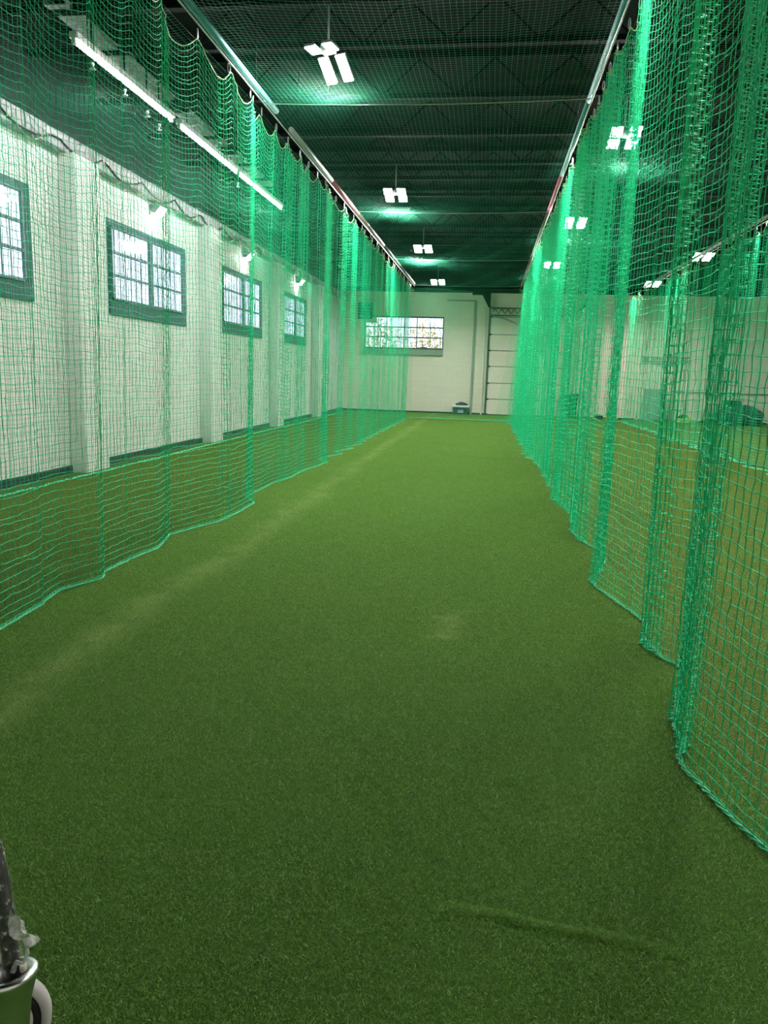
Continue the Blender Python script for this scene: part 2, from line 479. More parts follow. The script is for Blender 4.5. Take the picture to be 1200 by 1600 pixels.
# open web joists across the hall, each one a part of the ceiling
def joist_mesh():
    mb = MB(); z0, z1 = 5.16, 5.66
    mb.box(XL, XR, -.05, .05, z0, z0 + .06); mb.box(XL, XR, -.05, .05, z1, z1 + .08)
    x = XL + .1; k = 0
    while x < XR - .5:
        a, b = (z0 + .05, z1) if k % 2 == 0 else (z1, z0 + .05)
        mb.tube([(x, 0, a), (x + .5, 0, b)], .014, 4, False); x += .5; k += 1
    return mb.mesh('joist')
jm = joist_mesh()
for y in (-.3, 1.1, 2.6, 3.5, 5.5, 7.0, 8.45, 9.5, 11.2, 12.85, 14.5, 15.6, 17.0, 18.75, 20.5, 21.4, 23.2, 25.05, 26.9, 27.4, 28.9):
    j = link_mesh('joist', jm, 'joist', ceil); j.location = (0, y, 0)

# ------------------------------------------------------------------ windows of the left wall
def left_window(n, a, b):
    w = structure(bpy.data.objects.new('window_%d' % n, None)); COL.objects.link(w)
    x = XL
    # dark border on the wall face
    MB().box(x, x + .03, a + .02, b, 3.52, 3.64).box(x, x + .03, a + .02, b, 2.25, 2.48) \
        .box(x, x + .03, a + .02, a + .13, 2.48, 3.52).box(x, x + .03, b - .17, b, 2.48, 3.52).build('window_border', 'frame_teal', w, .004)
    # glazed sash standing proud of the border
    p = x + .055; g0, g1, z0, z1 = a + .05, b - .20, 2.47, 3.535; gm = g0 + (g1 - g0) * .5
    MB().box(p - .025, p + .01, g0, g0 + .03, z0, z1).box(p - .025, p + .01, g1 - .03, g1, z0, z1) \
        .box(p - .055, p + .01, g0, g1, z0, z0 + .03).box(p - .055, p + .01, g0, g1, z1 - .02, z1).build('sash_frame', 'frame_grey', w)
    MB().box(p - .024, p + .018, gm - .055, gm + .055, z0, z1).build('mullion', 'frame_grey', w)
    zs = [z0 + .03, z0 + .03 + (z1 - z0 - .05) * .33, z0 + .03 + (z1 - z0 - .05) * .655, z1 - .02]
    for zz in zs[1:3]:
        MB().box(p - .03, p + .012, g0, g1, zz - .017, zz + .017).build('transom', 'frame_grey', w)
    for (s0, s1) in ((g0 + .03, gm - .055), (gm + .055, g1 - .03)):
        for k in range(3):
            MB().box(p - .012, p - .006, s0, s1, zs[k], zs[k + 1]).build('pane', 'glass', w)
        nb = 7
        for k in range(nb):
            yb = s0 + (s1 - s0) * (k + .6) / nb
            MB().tube([(x - .065, yb, 2.40), (x - .065, yb, 3.62)], .008, 6).build('security_bar', 'frame_grey', w)
    return w
for n, (a, b) in enumerate(WIN): left_window(n + 1, a, b)

# ------------------------------------------------------------------ window of the back wall
def back_window():
    w = structure(bpy.data.objects.new('window_5', None)); COL.objects.link(w)
    x0, x1, z0, z1 = BW; y = YB
    fr = MB().box(x0, x1, y - .03, y + .05, z1 - .03, z1 + .02).box(x0, x1, y - .03, y + .05, z0 - .02, z0 + .04) \
        .box(x0 - .03, x0 + .02, y - .03, y + .05, z0, z1).box(x1 - .03, x1 + .01, y - .03, y + .05, z0, z1)
    fr.build('window_frame', 'frame_dark', w)
    MB().box(x0 - .05, x1 + .02, y - .12, y + .02, z0 - .22, z0 - .02).build('window_sill', 'strip', w, .006)
    MB().box(x1 - .85, x1 - .6, y - .06, y - .03, z0 + .04, z0 + .08).build('window_catch', 'frame_dark', w)
    zz = [z0 + .04, z0 + .43, z0 + .81, z1 - .03]
    for z in zz[1:3]: MB().box(x0, x1, y - .02, y + .03, z - .022, z + .022).build('transom', 'frame_dark', w)
    for r in range(3):
        n = 6
        for k in range(n):
            a, b = x0 + (x1 - x0) * k / n, x0 + (x1 - x0) * (k + 1) / n
            if r == 2 and k == 0: continue
            MB().box(a, b, y + .008, y + .014, zz[r], zz[r + 1]).build('pane', 'glass', w)
            if k: MB().box(a - .012, a + .012, y - .01, y + .025, zz[r], zz[r + 1]).build('glazing_bar', 'frame_dark', w)
    MB().box(x0 + .02, x0 + (x1 - x0) / 6 - .05, y - .02, y + .03, zz[2] + .14, z1).build('blanking_panel', 'block', w)
    for k in range(13):
        xb = x0 + (x1 - x0) * (k + .5) / 13
        MB().tube([(xb, y + .2, z0), (xb, y + .2, z1)], .010, 6).build('security_bar', 'frame_grey', w)
    return w
back_window()

# ------------------------------------------------------------------ sectional door in the back wall
def sectional_door():
    w = structure(bpy.data.objects.new('door_1', None), 'cream sectional overhead door in the back wall'); COL.objects.link(w)
    x0, x1 = -.02, 3.0; zs = [.02, .61, 1.22, 1.85, 2.45, 3.05, 3.70]
    for k in range(6):
        MB().box(x0, x1, YB - .06, YB - .005, zs[k] + .012, zs[k + 1] - .012).build('door_panel', 'door_cream', w, .008)
    MB().box(x0, x1, YB - .045, YB - .002, 0.02, 3.70).build('panel_seam', 'frame_dark', w)
    MB().box(x0 - .07, x0 - .02, YB - .12, YB, 0, 4.1).build('door_track', 'frame_dark', w)
    MB().box(x1 + .02, x1 + .07, YB - .12, YB, 0, 4.1).build('door_track', 'frame_dark', w)
    for k in range(7):
        MB().box(x0 - .03, x0 + .07, YB - .11, YB - .06, zs[k] - .03, zs[k] + .03).build('hinge', 'frame_dark', w)
    # spring rail with its coil over the door
    MB().box(x0, x1, YB - .16, YB - .1, 4.00, 4.05).box(x0, x1, YB - .16, YB - .1, 3.74, 3.78).build('spring_rail', 'frame_dark', w)
    pts = []
    for i in range(121):
        t = i / 120; pts.append((x0 + .1 + t * (x1 - x0 - .2), YB - .14 + .05 * math.cos(t * 75), 3.90 + .07 * math.sin(t * 75)))
    MB().tube(pts, .018, 4).build('spring', 'frame_dark', w)
    MB().hexa([(-.12, YB - .5, 4.05), (-.06, YB - .5, 4.05), (-.06, YB, 4.05), (-.12, YB, 4.05)],
              [(-.42, YB - .5, 4.6), (-.06, YB - .5, 4.6), (-.06, YB, 4.6), (-.42, YB, 4.6)]).build('bracket', 'joist', w)
    MB().tube([(.05, YB - .2, 3.72), (.55, YB - .25, 3.62), (1.3, YB - .3, 3.30)], .035, 6).build('brace_bar', 'strip', w)
    MB().box(-.75, -.15, YB - .3, YB, 4.5, 4.62).build('door_header', 'joist', w)
    return w
sectional_door()
structure(MB().box(-.25, -.19, YB - .05, YB, 0, 4.0).build('trim_4', 'block', None, .004), 'cream vertical batten left of the sectional door')

# ------------------------------------------------------------------ nets
def prism(P, r, ref):
    """polylines P[R,C,3] as three-sided cords of radius r -> verts, quads"""
    Rn, C, _ = P.shape
    T = np.gradient(P, axis=1); T /= np.linalg.norm(T, axis=2, keepdims=True) + 1e-9
    n1 = np.cross(T, np.asarray(ref, float)); n1 /= np.linalg.norm(n1, axis=2, keepdims=True) + 1e-9
    n2 = np.cross(T, n1)
    rr = np.asarray(r, float)
    if rr.ndim: rr = rr[..., None]
    V = np.stack([P + rr * (math.cos(q) * n1 + math.sin(q) * n2) for q in (.5, .5 + 2.0944, .5 + 4.18879)], axis=2)
    idx = np.arange(Rn * C * 3).reshape(Rn, C, 3)
    Q = [np.stack([idx[:, :-1, k], idx[:, :-1, (k + 1) % 3], idx[:, 1:, (k + 1) % 3], idx[:, 1:, k]], -1).reshape(-1, 4) for k in range(3)]
    return V.reshape(-1, 3), np.concatenate(Q)

def join(parts):
    V = []; Q = []; n = 0
    for v, q in parts: V.append(v); Q.append(q + n); n += len(v)
    return np.concatenate(V), np.concatenate(Q)

def knots(P, r):
    P = P.reshape(-1, 3); o = np.array([(1, 0, 0), (-1, 0, 0), (0, 1, 0), (0, -1, 0), (0, 0, 1), (0, 0, -1)]) * r
    V = (P[:, None, :] + o[None]).reshape(-1, 3)
    f = np.array([(0, 2, 4, 4), (2, 1, 4, 4), (1, 3, 4, 4), (3, 0, 4, 4), (2, 0, 5, 5), (1, 2, 5, 5), (3, 1, 5, 5), (0, 3, 5, 5)])
    return V, f, len(P)

def smooth_noise(y, scale, seed):
    r = np.random.default_rng(seed); n = 400
    k = r.normal(size=n); t = (np.asarray(y) / scale) % (n - 2); i = t.astype(int); f = t - i; f = f * f * (3 - 2 * f)
    return k[i] * (1 - f) + k[i + 1] * f

def fold_profile(base, pleats, y0, y1, wave):
    """plan curve of the hanging net: dense y samples and the sideways offset at the hem and aloft"""
    y = np.arange(y0, y1, .004)
    by = np.array([p[0] for p in base]); bx = np.array([p[1] for p in base])
    hem = np.interp(y, by, bx)
    k = np.hanning(17); k /= k.sum()
    hem = np.convolve(np.pad(hem, 8, mode='edge'), k, 'valid')
    fold = np.zeros_like(y)
    for (c, w, a, lam, ph) in pleats:
        fold += a * np.exp(-np.abs((y - c) / w) ** 4) * np.sin(2 * math.pi * (y - c) / lam + ph)
    fold += wave * (smooth_noise(y, .3, 3) * .15 + smooth_noise(y, .7, 4))
    return y, hem, fold

def hanging_net(name, label, x_top, z_top, y0, y1, base, pleats, wave, hooks, group, cell=.05, r=.0022, near=0.0, col_step=1, row_step=3, material='cord', seed=1, rope_r=.006, hook_size=1.0, knot_to=0.0):
    y, hem, fold = fold_profile(base, pleats, y0, y1, wave)
    mean_hem = np.convolve(np.pad(hem, 250, mode='edge'), np.ones(501) / 501, 'valid')
    plan = .85 * (hem - mean_hem) + fold
    s = np.concatenate([[0], np.cumsum(np.hypot(np.diff(y), np.diff(plan)))])
    nc = int(s[-1] / cell); sc = np.arange(nc + 1) * cell
    yc = np.interp(sc, s, y); hc = np.interp(sc, s, hem); mc = np.interp(sc, s, mean_hem); fc = np.interp(sc, s, fold)
    nr = int(round(z_top / cell)); row = np.arange(nr + 1); h = row / nr                     # h 0 at the floor, 1 at the rail
    # scalloped head between the hooks
    hk = np.asarray(hooks); seg = np.clip(np.searchsorted(hk, yc) - 1, 0, len(hk) - 2)
    p = np.clip((yc - hk[seg]) / (hk[seg + 1] - hk[seg]), 0, 1)
    sag = .14 * 4 * p * (1 - p) * np.clip((hk[seg + 1] - hk[seg]) / .55, .3, 1.6)
    H = h[None, :]; Y = yc[:, None] + np.zeros_like(H)
    drift = smooth_noise(yc, 1.3, seed + 5)[:, None] * .05 + smooth_noise(yc, .5, seed + 6)[:, None] * .02
    Y = Y + drift * (1 - H) ** 1.3
    X = x_top * H + mc[:, None] * (1 - H) + (hc - mc)[:, None] * (.75 + .25 * (1 - H) ** 2) + fc[:, None] * (.85 + .15 * np.sin(math.pi * np.clip(H * .9 + .1, 0, 1)))
    X = X + (hc - mc)[:, None] * .2 * np.exp(-H * nr * cell / .25)
    Z = H * z_top - sag[:, None] * np.exp(-(1 - H) * z_top / 1.0)
    rg = np.random.default_rng(seed)
    # rows wander up and down and bunch a little, the way knotted mesh does
    wob = np.stack([smooth_noise(sc + 17.3 * j, .23, seed + 20) for j in row], 1) * .0055 + np.stack([smooth_noise(sc + 5.1 * j, .9, seed + 21) for j in row], 1) * .004
    edge = np.clip(row / 3, 0, 1)[None, :] * np.clip((nr - row) / 3, 0, 1)[None, :]
    dip = -.016 * (smooth_noise(sc, .45, seed + 30)[:, None]) * np.sin(math.pi * H)
    Z = Z + (wob + dip) * edge
    X = X + rg.normal(0, .0022, X.shape) * edge; Y = Y + rg.normal(0, .0028, Y.shape) * edge; Z = Z + rg.normal(0, .0022, Z.shape) * edge
    Z = np.maximum(Z * (1 - .5 * np.exp(-Z / .16)), .012)
    P = np.stack([X, Y, Z], -1)                                                              # [col,row,3]
    parts = []
    nearc = np.where(yc < near)[0]; ncut = len(nearc)
    farc = np.arange(ncut, nc + 1)
    rs = np.unique(np.concatenate([np.arange(0, nr + 1, row_step), [1, 2, nr - 1, nr]]))
    rc = r * np.interp(yc, [9, 14], [1, .72])
    if ncut: parts.append(prism(P[:ncut], rc[:ncut, None], (0, 1, .05)))
    if len(farc): parts.append(prism(P[farc][:, rs], rc[farc][:, None], (0, 1, .05)))
    cols = np.unique(np.concatenate([np.arange(0, min(ncut + 1, nc + 1)), np.arange(ncut, nc + 1, col_step), [nc]]))
    parts.append(prism(np.swapaxes(P[cols], 0, 1), rc[cols][None, :], (0, 0, 1)))
    V, Q = join(parts)
    net = thing(name, label, 'net', (x_top, (y0 + y1) / 2, 0), group)
    off = np.array([x_top, (y0 + y1) / 2, 0])
    o = link_mesh('netting', fast_mesh('netting', V - off, Q), material, net); o['kind'] = 'stuff'
    if knot_to > 0:
        kc = np.where(yc < knot_to)[0]
        kv, kf, kn = knots(P[kc], r * 1.9)
        tri = (kf[None, :, :3] + (np.arange(kn) * 6)[:, None, None]).reshape(-1, 3)
        o = link_mesh('knots', fast_mesh('knots', kv - off, tri), material, net); o['kind'] = 'stuff'
    def rope(nm, pts, rad, m):
        pts = pts + rg.normal(0, rad * .35, pts.shape)
        n = 5; c, q = None, None
        T = np.gradient(pts, axis=0); T /= np.linalg.norm(T, axis=1, keepdims=True) + 1e-9
        a = np.cross(T, (0, 0, 1.)); a /= np.linalg.norm(a, axis=1, keepdims=True) + 1e-9; b = np.cross(T, a)
        Vr = np.stack([pts + rad * (math.cos(t) * a + math.sin(t) * b) for t in np.arange(n) * 2 * math.pi / n], 1)
        idx = np.arange(len(pts) * n).reshape(-1, n)
        Qr = np.concatenate([np.stack([idx[:-1, k], idx[:-1, (k + 1) % n], idx[1:, (k + 1) % n], idx[1:, k]], -1) for k in range(n)])
        return link_mesh(nm, fast_mesh(nm, Vr.reshape(-1, 3) - off, Qr), m, net)
    hem_pts = P[:, 0].copy(); hem_pts[:, 2] = .012
    if knot_to > 0:                               # near hems show their three laid cords
        fi = np.linspace(0, nc, nc * 3 + 1); hp = np.stack([np.interp(fi, np.arange(nc + 1), hem_pts[:, k]) for k in range(3)], 1)
        for q in (0, 2.09, 4.19):
            o_ = .0065 * np.stack([np.cos(fi * 2.2 + q), .6 * np.sin(fi * 1.3 + q), np.sin(fi * 2.2 + q)], 1)
            pt = hp + o_; pt[:, 2] = np.maximum(pt[:, 2], .008)
            rope('hem_cord', pt, rope_r * .55, 'rope')
    else: rope('hem_rope', hem_pts, rope_r, 'rope')
    rope('head_rope', P[:, nr].copy(), .0045, 'head_rope')
    # snap hooks carrying the head rope
    hm = hook_mesh(hook_size)
    for yy in hk:
        if yy < y0 or yy > y1: continue
        k = link_mesh('snap_hook', hm, 'steel', net)
        xx = np.interp(yy, yc, X[:, nr]); k.location = (xx * .5 + x_top * .5 - off[0], yy - off[1], z_top)
        k.rotation_euler = (0, 0, rg.uniform(-.6, .6))
    return net

_hook = {}
def hook_mesh(size):
    if size not in _hook:
        mb = MB(); pts = []
        for k in range(9):
            t = 2 * math.pi * k / 8
            pts.append((0, .017 * size * math.cos(t), .02 * size + .042 * size * math.sin(t)))
        mb.tube(pts, .005 * size, 4, False)
        _hook[size] = mb.mesh('snap_hook')
    return _hook[size]

def random_pleats(y0, y1, step, a, lam, seed, w=.12):
    r = random.Random(seed); out = []; y = y0
    while y < y1:
        out.append((y, w * r.uniform(.6, 1.4), a * r.uniform(.6, 1.3), lam * r.uniform(.8, 1.3), r.uniform(0, 6.28)))
        y += step * r.uniform(.6, 1.5)
    return out
def zigzag(y0, y1, step, x, amp, seed, sign):
    """slow drift across the plan, quick return: the way the spans face the lane"""
    r = random.Random(seed); out = []; y = y0
    while y < y1:
        L = step * r.uniform(.7, 1.4); a = amp * r.uniform(.6, 1.3)
        out += [(y, x + sign * a * .5), (y + L * .78, x - sign * a * .5)]; y += L
    return out

RAIL_L, RAIL_R, RAIL_Z = -2.63, .97, 4.30
base_l = [(2.4, -2.72), (3.0, -2.60), (3.85, -2.66), (4.25, -2.68), (4.67, -2.75), (5.04, -2.64), (5.16, -2.70), (5.99, -2.65), (6.5, -2.76),
          (7.17, -2.58), (8.34, -2.57), (8.75, -2.78), (9.5, -2.76), (10.55, -2.72), (11.33, -2.66), (12.5, -2.61), (12.8, -2.78)] + \
    zigzag(13.2, 26.0, .85, -2.68, .15, 5, -1) + [(26.2, -2.50)]
pl_l = [(3.3, .10, .016, .035, 0), (4.35, .05, .012, .05, 1), (5.06, .10, .013, .032, 0), (5.55, .05, .014, .05, 1), (6.33, .10, .015, .034, 2), (7.45, .11, .026, .05, .5), (7.85, .05, .015, .05, 0),
        (8.58, .12, .030, .05, 1), (9.4, .06, .02, .05, 0), (10.15, .22, .035, .06, 0), (10.75, .08, .03, .05, 1), (11.15, .12, .035, .055, 1), (11.8, .08, .03, .05, 0), (12.45, .24, .045, .065, 2)] + \
    random_pleats(13.2, 26.1, .42, .04, .08, 31, .10)
hooks_l = [2.45, 3.1, 3.75, 4.4, 5.05, 5.7, 6.22, 6.95, 7.70, 8.38, 8.95, 9.5, 10.03, 10.6, 11.15, 11.7, 12.2] + list(np.arange(12.75, 26.3, .5))
hanging_net('batting_net', 'tall green cricket net hanging along the left side of the lane', RAIL_L, RAIL_Z, 2.5, 26.2, base_l, pl_l, .018, hooks_l,
            None, near=10.5, col_step=1, row_step=4, seed=41, knot_to=8.5, rope_r=.006)

base_r = [(1.7, 1.10), (2.0, 1.05), (2.37, .97), (2.48, .94), (2.69, .90), (2.83, .87), (2.95, .88), (3.05, .91), (3.16, .90), (3.29, .92), (3.6, .98), (3.89, 1.08), (4.0, 1.07), (4.1, 1.02),
          (4.34, .98), (4.45, .99), (4.74, 1.04), (5.6, .88), (5.8, .89), (6.5, 1.04), (6.87, 1.01), (7.17, .94), (7.63, .88), (7.97, .92), (8.66, .98), (9.54, .92),
          (10.2, .95), (10.89, .92), (11.44, .97), (11.86, .92), (12.5, .99), (13.04, .97), (13.79, .92)] + zigzag(14.1, 23.5, .7, .88, .20, 9, 1) + [(24.2, .86), (25.2, .62), (25.9, .27)]
pl_r = [(2.15, .10, .03, .055, 0), (3.02, .10, .036, .055, 1), (3.32, .08, .034, .055, 2.5), (4.28, .14, .048, .06, 0), (5.05, .05, .015, .05, 1),
        (5.75, .11, .042, .06, 0), (6.08, .10, .038, .06, 2), (7.25, .15, .045, .06, 0), (7.8, .14, .045, .06, 2), (8.3, .09, .035, .06, 1), (8.75, .12, .045, .06, 0)] + \
    random_pleats(9.1, 25.6, .30, .06, .085, 77, .13)
hooks_r = [2.0, 2.6, 3.2, 3.8, 4.4, 5.0, 5.6, 6.1, 6.63, 6.98, 7.42, 7.88, 8.34, 8.75, 9.13] + list(np.arange(9.6, 26.0, .48))
hanging_net('batting_net', 'tall green cricket net gathered in thick folds along the right side of the lane', RAIL_R, RAIL_Z, 1.9, 25.9, base_r, pl_r, .016, hooks_r,
            None, near=9.0, col_step=1, row_step=4, seed=52, knot_to=6.5, rope_r=.006)

# divider of the next lane, seen through the right net
base_2 = zigzag(9.0, 28.6, .9, 4.85, .22, 15, 1)
hanging_net('batting_net', 'green net dividing the far bay, seen through the folds of the right lane net', 4.78, RAIL_Z, 9.2, 28.5, base_2,
            random_pleats(9.3, 28.4, .5, .06, .13, 15), .012, list(np.arange(9.2, 28.7, .6)), None, near=0, col_step=1, row_step=6, seed=63, rope_r=.013)
# net hung close to the left wall
base_w = [(4.0, -5.32), (9, -5.36), (12, -5.33), (17, -5.36), (22, -5.30), (28, -5.34)]
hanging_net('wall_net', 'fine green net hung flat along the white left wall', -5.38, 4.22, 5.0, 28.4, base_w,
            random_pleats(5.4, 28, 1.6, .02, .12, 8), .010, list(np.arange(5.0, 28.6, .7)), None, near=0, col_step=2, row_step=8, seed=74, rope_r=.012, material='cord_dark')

# net closing the end of the lane
def flat_net(name, label, P, r, material='cord', ref_rows=(0, 0, 1), ref_cols=(0, 1, .05), steps=(1, 1)):
    c = P.reshape(-1, 3).mean(0) * np.array([1, 1, 0])
    a, b = steps
    ia = np.unique(np.append(np.arange(0, P.shape[0], a), P.shape[0] - 1)); ib = np.unique(np.append(np.arange(0, P.shape[1], b), P.shape[1] - 1))
    V, Q = join([prism(P[:, ib], r, ref_cols), prism(np.swapaxes(P[ia], 0, 1), r, ref_rows)])
    t = thing(name, label, 'net', tuple(c))
    o = link_mesh('netting', fast_mesh('netting', V - c, Q), material, t); o['kind'] = 'stuff'
    return t, c
xs = np.arange(-2.60, .96, .05); zs = np.arange(0, 4.31, .05)
gx, gz = np.meshgrid(xs, zs, indexing='ij')
gy = 26.25 + .03 * np.sin(gx * 5) + .05 * (1 - gz / 4.3) * np.sin(gx * 2.3)
end, c = flat_net('end_net', 'fine green net closing the far end of the lane', np.stack([gx, gy, np.maximum(gz, .012)], -1), .0016, steps=(2, 6))
hp = [(x - c[0], 26.25 + .03 * math.sin(x * 5) + .05 * math.sin(x * 2.3) - c[1], .02) for x in np.arange(-2.60, .96, .1)]
MB().tube(hp, .016, 5).build('hem_rope', 'rope', end)
MB().tube([(-2.60 - c[0], 26.25 - c[1], 4.30), (-1.2 - c[0], 26.25 - c[1], 4.24), (.95 - c[0], 26.25 - c[1], 4.30)], .012, 5).build('head_rope', 'black', end)

# roof nets: one over each bay, sagging between the cross wires
CROSS = [-2.0, 3.6, 8.87, 14.55, 20.38, 26.25]
MT['roof_cord'] = cord_material('grey_green_roof_net_cord', (.022, .27, .15), (.04, .30, .18))
def roof_net(label, x0, x1, y0, y1, seed, r=.0010, cell=.05):
    xs = np.arange(x0, x1 + .001, cell); ys = np.arange(y0, y1, cell)
    gx, gy = np.meshgrid(xs, ys, indexing='ij')
    k = np.clip(np.searchsorted(CROSS, gy) - 1, 0, len(CROSS) - 2); cr = np.array(CROSS)
    p = np.clip((gy - cr[k]) / (cr[k + 1] - cr[k]), 0, 1); u = (gx - x0) / (x1 - x0)
    z = 4.37 - .10 * 4 * p * (1 - p) * (.4 + .6 * np.sin(math.pi * u)) - .03 * np.sin(math.pi * u)
    z += .008 * smooth_noise(gy.ravel() + 3 * gx.ravel(), .8, seed).reshape(gy.shape)
    gx = gx + .010 * smooth_noise(gy.ravel(), .9, seed + 1).reshape(gy.shape) * np.sin(math.pi * u)
    gy = gy + .012 * smooth_noise(gx.ravel() * 3, .9, seed + 2).reshape(gy.shape)
    P = np.stack([gx, gy, z], -1)
    t, c = flat_net('roof_net', label, P, r, 'roof_cord', ref_rows=(0, 0, 1), ref_cols=(0, 0, 1), steps=(3, 6))
    return t, c
def cross_wires(t, c, x0, x1, y0):
    for y in CROSS:
        if y > y0:
            pts = [(x0 + (x1 - x0) * i / 10 - c[0], y - c[1], 4.375 - .03 * math.sin(math.pi * i / 10)) for i in range(11)]
            MB().tube(pts, .006, 5).build('cross_wire', 'steel', t)
for (lab, a, b, y0, sd) in (('green roof net stretched flat above the middle lane', -2.58, .93, 2.2, 90), ('green roof net above the left bay, under the tube lights', -5.50, -2.70, 3.0, 94),
                            ('green roof net above the bay right of the lane', 1.03, 4.72, 3.0, 98)):
    t, c = roof_net(lab, a, b, y0, 26.2 if a > -5 else 28.0, sd)
    if -3 < a < 0: cross_wires(t, c, a, b, y0)

# pipes that carry the nets, each painted length a part
def net_rail(label, x, secs, zc):
    t = thing('net_rail', label, 'rail', (x, 14, 0))
    for (a, b, m, lab) in secs:
        o = MB().tube([(0, a - 14 + .015, zc), (0, b - 14 - .015, zc)], .034, 10).build('pipe_length', m, t); o['label'] = lab
    MB().tube([(0.0, -12, RAIL_Z + .052), (0, 12.3, RAIL_Z + .052)], .008, 6).build('runner_wire', 'steel', t)
    for y in np.arange(-11, 12.5, 1.83):
        MB().tube([(0, y, zc), (0, y, ZC)], .007, 5).build('hanger_rod', 'joist', t)
    return t
net_rail('painted steel pipe rail carrying the left lane net, teal then grey then red', RAIL_L + .05,
         [(2.2, 6.5, 'white_paint', 'white painted pipe length'), (6.5, 9.3, 'teal', 'teal painted pipe length'), (9.95, 12.5, 'grey_paint', 'grey painted pipe length'),
          (12.5, 15.0, 'pink', 'red painted pipe length'), (15.0, 18.6, 'pale_pink', 'dull red pipe length'), (18.6, 22.0, 'dark_grey', 'dark grey pipe length'), (22.0, 26.3, 'dark_grey', 'dark grey pipe length')], 4.43)
net_rail('painted steel pipe rail carrying the right lane net, teal with one red length', RAIL_R - .05,
         [(2.2, 5.4, 'teal', 'teal painted pipe length'), (5.4, 9.1, 'teal', 'teal painted pipe length'), (9.1, 12.2, 'teal', 'teal painted pipe length'),
          (12.2, 14.6, 'pink', 'red painted pipe length'), (14.6, 20, 'dark_grey', 'dark grey pipe length'), (20, 26.3, 'dark_grey', 'dark grey pipe length')], 4.43)
net_rail('plain grey pipe rail carrying the divider net of the far bay', 4.78, [(8.0, 14, 'grey_paint', 'grey painted pipe length'), (14, 20, 'grey_paint', 'grey painted pipe length'), (20, 26.3, 'grey_paint', 'grey painted pipe length')], 4.43)

# ------------------------------------------------------------------ lamps
def led_lamp(label, x, y, z=4.64, tilt=(.35, -.35), size=(.13, .17), length=None, yaw=0.0):
    t = thing('led_lamp', label, 'lamp', (x, y, z), 'four panel lamps under the ceiling')
    t.rotation_euler = (0, 0, yaw)
    MB().box(-.07, .07, -.05, .05, .01, .09).build('lamp_housing', 'lamp_body', t, .01)
    MB().tube([(0, 0, .09), (0, 0, 5.155 - z)], .010, 6).build('drop_rod', 'lamp_body', t)
    w = size[0]
    for sy, ti, L in ((-1, tilt[0], size[1]), (1, tilt[1], length or size[1])):
        for sx in (-1, 1):
            cx = sx * (w * .5 + .045)
            def pt(u, v, q):                      # u across, v out along the arm, q thickness
                yy = sy * (.05 + v * math.cos(ti)); zz = -v * math.sin(ti) * (-1) + q * math.cos(ti)
                return (cx + u, yy - sy * q * math.sin(ti), zz)
            a = [pt(-w / 2, 0, .004), pt(w / 2, 0, .004), pt(w / 2, L, .004), pt(-w / 2, L, .004)]
            b = [pt(-w / 2, 0, .03), pt(w / 2, 0, .03), pt(w / 2, L, .03), pt(-w / 2, L, .03)]
            wing = MB().hexa(a, b).build('lamp_wing', 'lamp_body', t)
            e = .006
            MB().hexa([pt(-w / 2 + e, e, -.002), pt(w / 2 - e, e, -.002), pt(w / 2 - e, L - e, -.002), pt(-w / 2 + e, L - e, -.002)],
                      [pt(-w / 2 + e, e, .0035), pt(w / 2 - e, e, .0035), pt(w / 2 - e, L - e, .0035), pt(-w / 2 + e, L - e, .0035)]).build('led_panel', 'led', wing)
    return t
places = ['nearest', 'second', 'third', 'farthest']
led_lamp('nearest four panel LED lamp above the lane, two long panels tipped toward the camera', -1.80, 8.45, z=4.70, tilt=(.1, -.75), size=(.115, .16), length=.28, yaw=-.35)
led_lamp('second four panel LED lamp along the lane, above its left half', -1.82, 14.5, size=(.15, .18))
led_lamp('third four panel LED lamp along the lane, small and bright', -1.82, 20.5, size=(.18, .18), tilt=(.3, -.3))
led_lamp('farthest four panel LED lamp of the lane, just before the back wall', -1.85, 26.9, z=4.55, size=(.18, .18), tilt=(.3, -.3))
led_lamp('nearest four panel LED lamp behind the folds of the right net', 1.62, 11.2, size=(.15, .19), tilt=(.4, -.4))
led_lamp('middle four panel LED lamp behind the right net', 1.61, 17.0, size=(.17, .18), tilt=(.35, -.35))
led_lamp('farthest four panel LED lamp behind the right net, lowest in the picture', 1.63, 23.2, size=(.18, .18), tilt=(.3, -.3))
led_lamp('larger four panel LED lamp of the far bay beside the divider net', 5.28, 21.4, size=(.19, .2), tilt=(.3, -.3))
led_lamp('smaller four panel LED lamp of the far bay near the back wall', 5.25, 27.4, size=(.19, .2), tilt=(.3, -.3))
led_lamp('four panel LED lamp above the right bay, out of the frame overhead', 1.63, 5.5)
led_lamp('four panel LED lamp of the far bay, right of the frame', 5.28, 15.6)
led_lamp('four panel LED lamp of the far bay, right of the camera', 5.28, 9.5)
led_lamp('four panel LED lamp of the far bay, beside and right of the camera', 5.28, 3.5)

def tube_light(label, y0, y1):
    t = thing('tube_light', label, 'lamp', (-4.31, y0, 4.70), 'tube lights above the left bay')
    L = y1 - y0
    MB().box(-.045, .045, .0, L, .022, .085).build('batten', 'white', t, .006)
    for a, b in ((0, .045), (L - .045, L)):
        MB().box(-.02, .02, a, b, -.03, .022).build('lamp_holder', 'white', t)
    MB().tube([(0, .05, -.004), (0, L - .05, -.004)], .02, 10).build('tube', 'tube', t)
    for yy in (.3, L - .3):
        MB().tube([(0, yy, .08), (0, yy, ZC - 4.70)], .006, 5).build('hanger_rod', 'joist', t)
    return t
tube_light('nearest bare tube light above the left bay', 7.95, 10.44)
tube_light('middle bare tube light above the left bay', 10.64, 13.10)
tube_light('farthest bare tube light above the left bay', 13.16, 15.92)

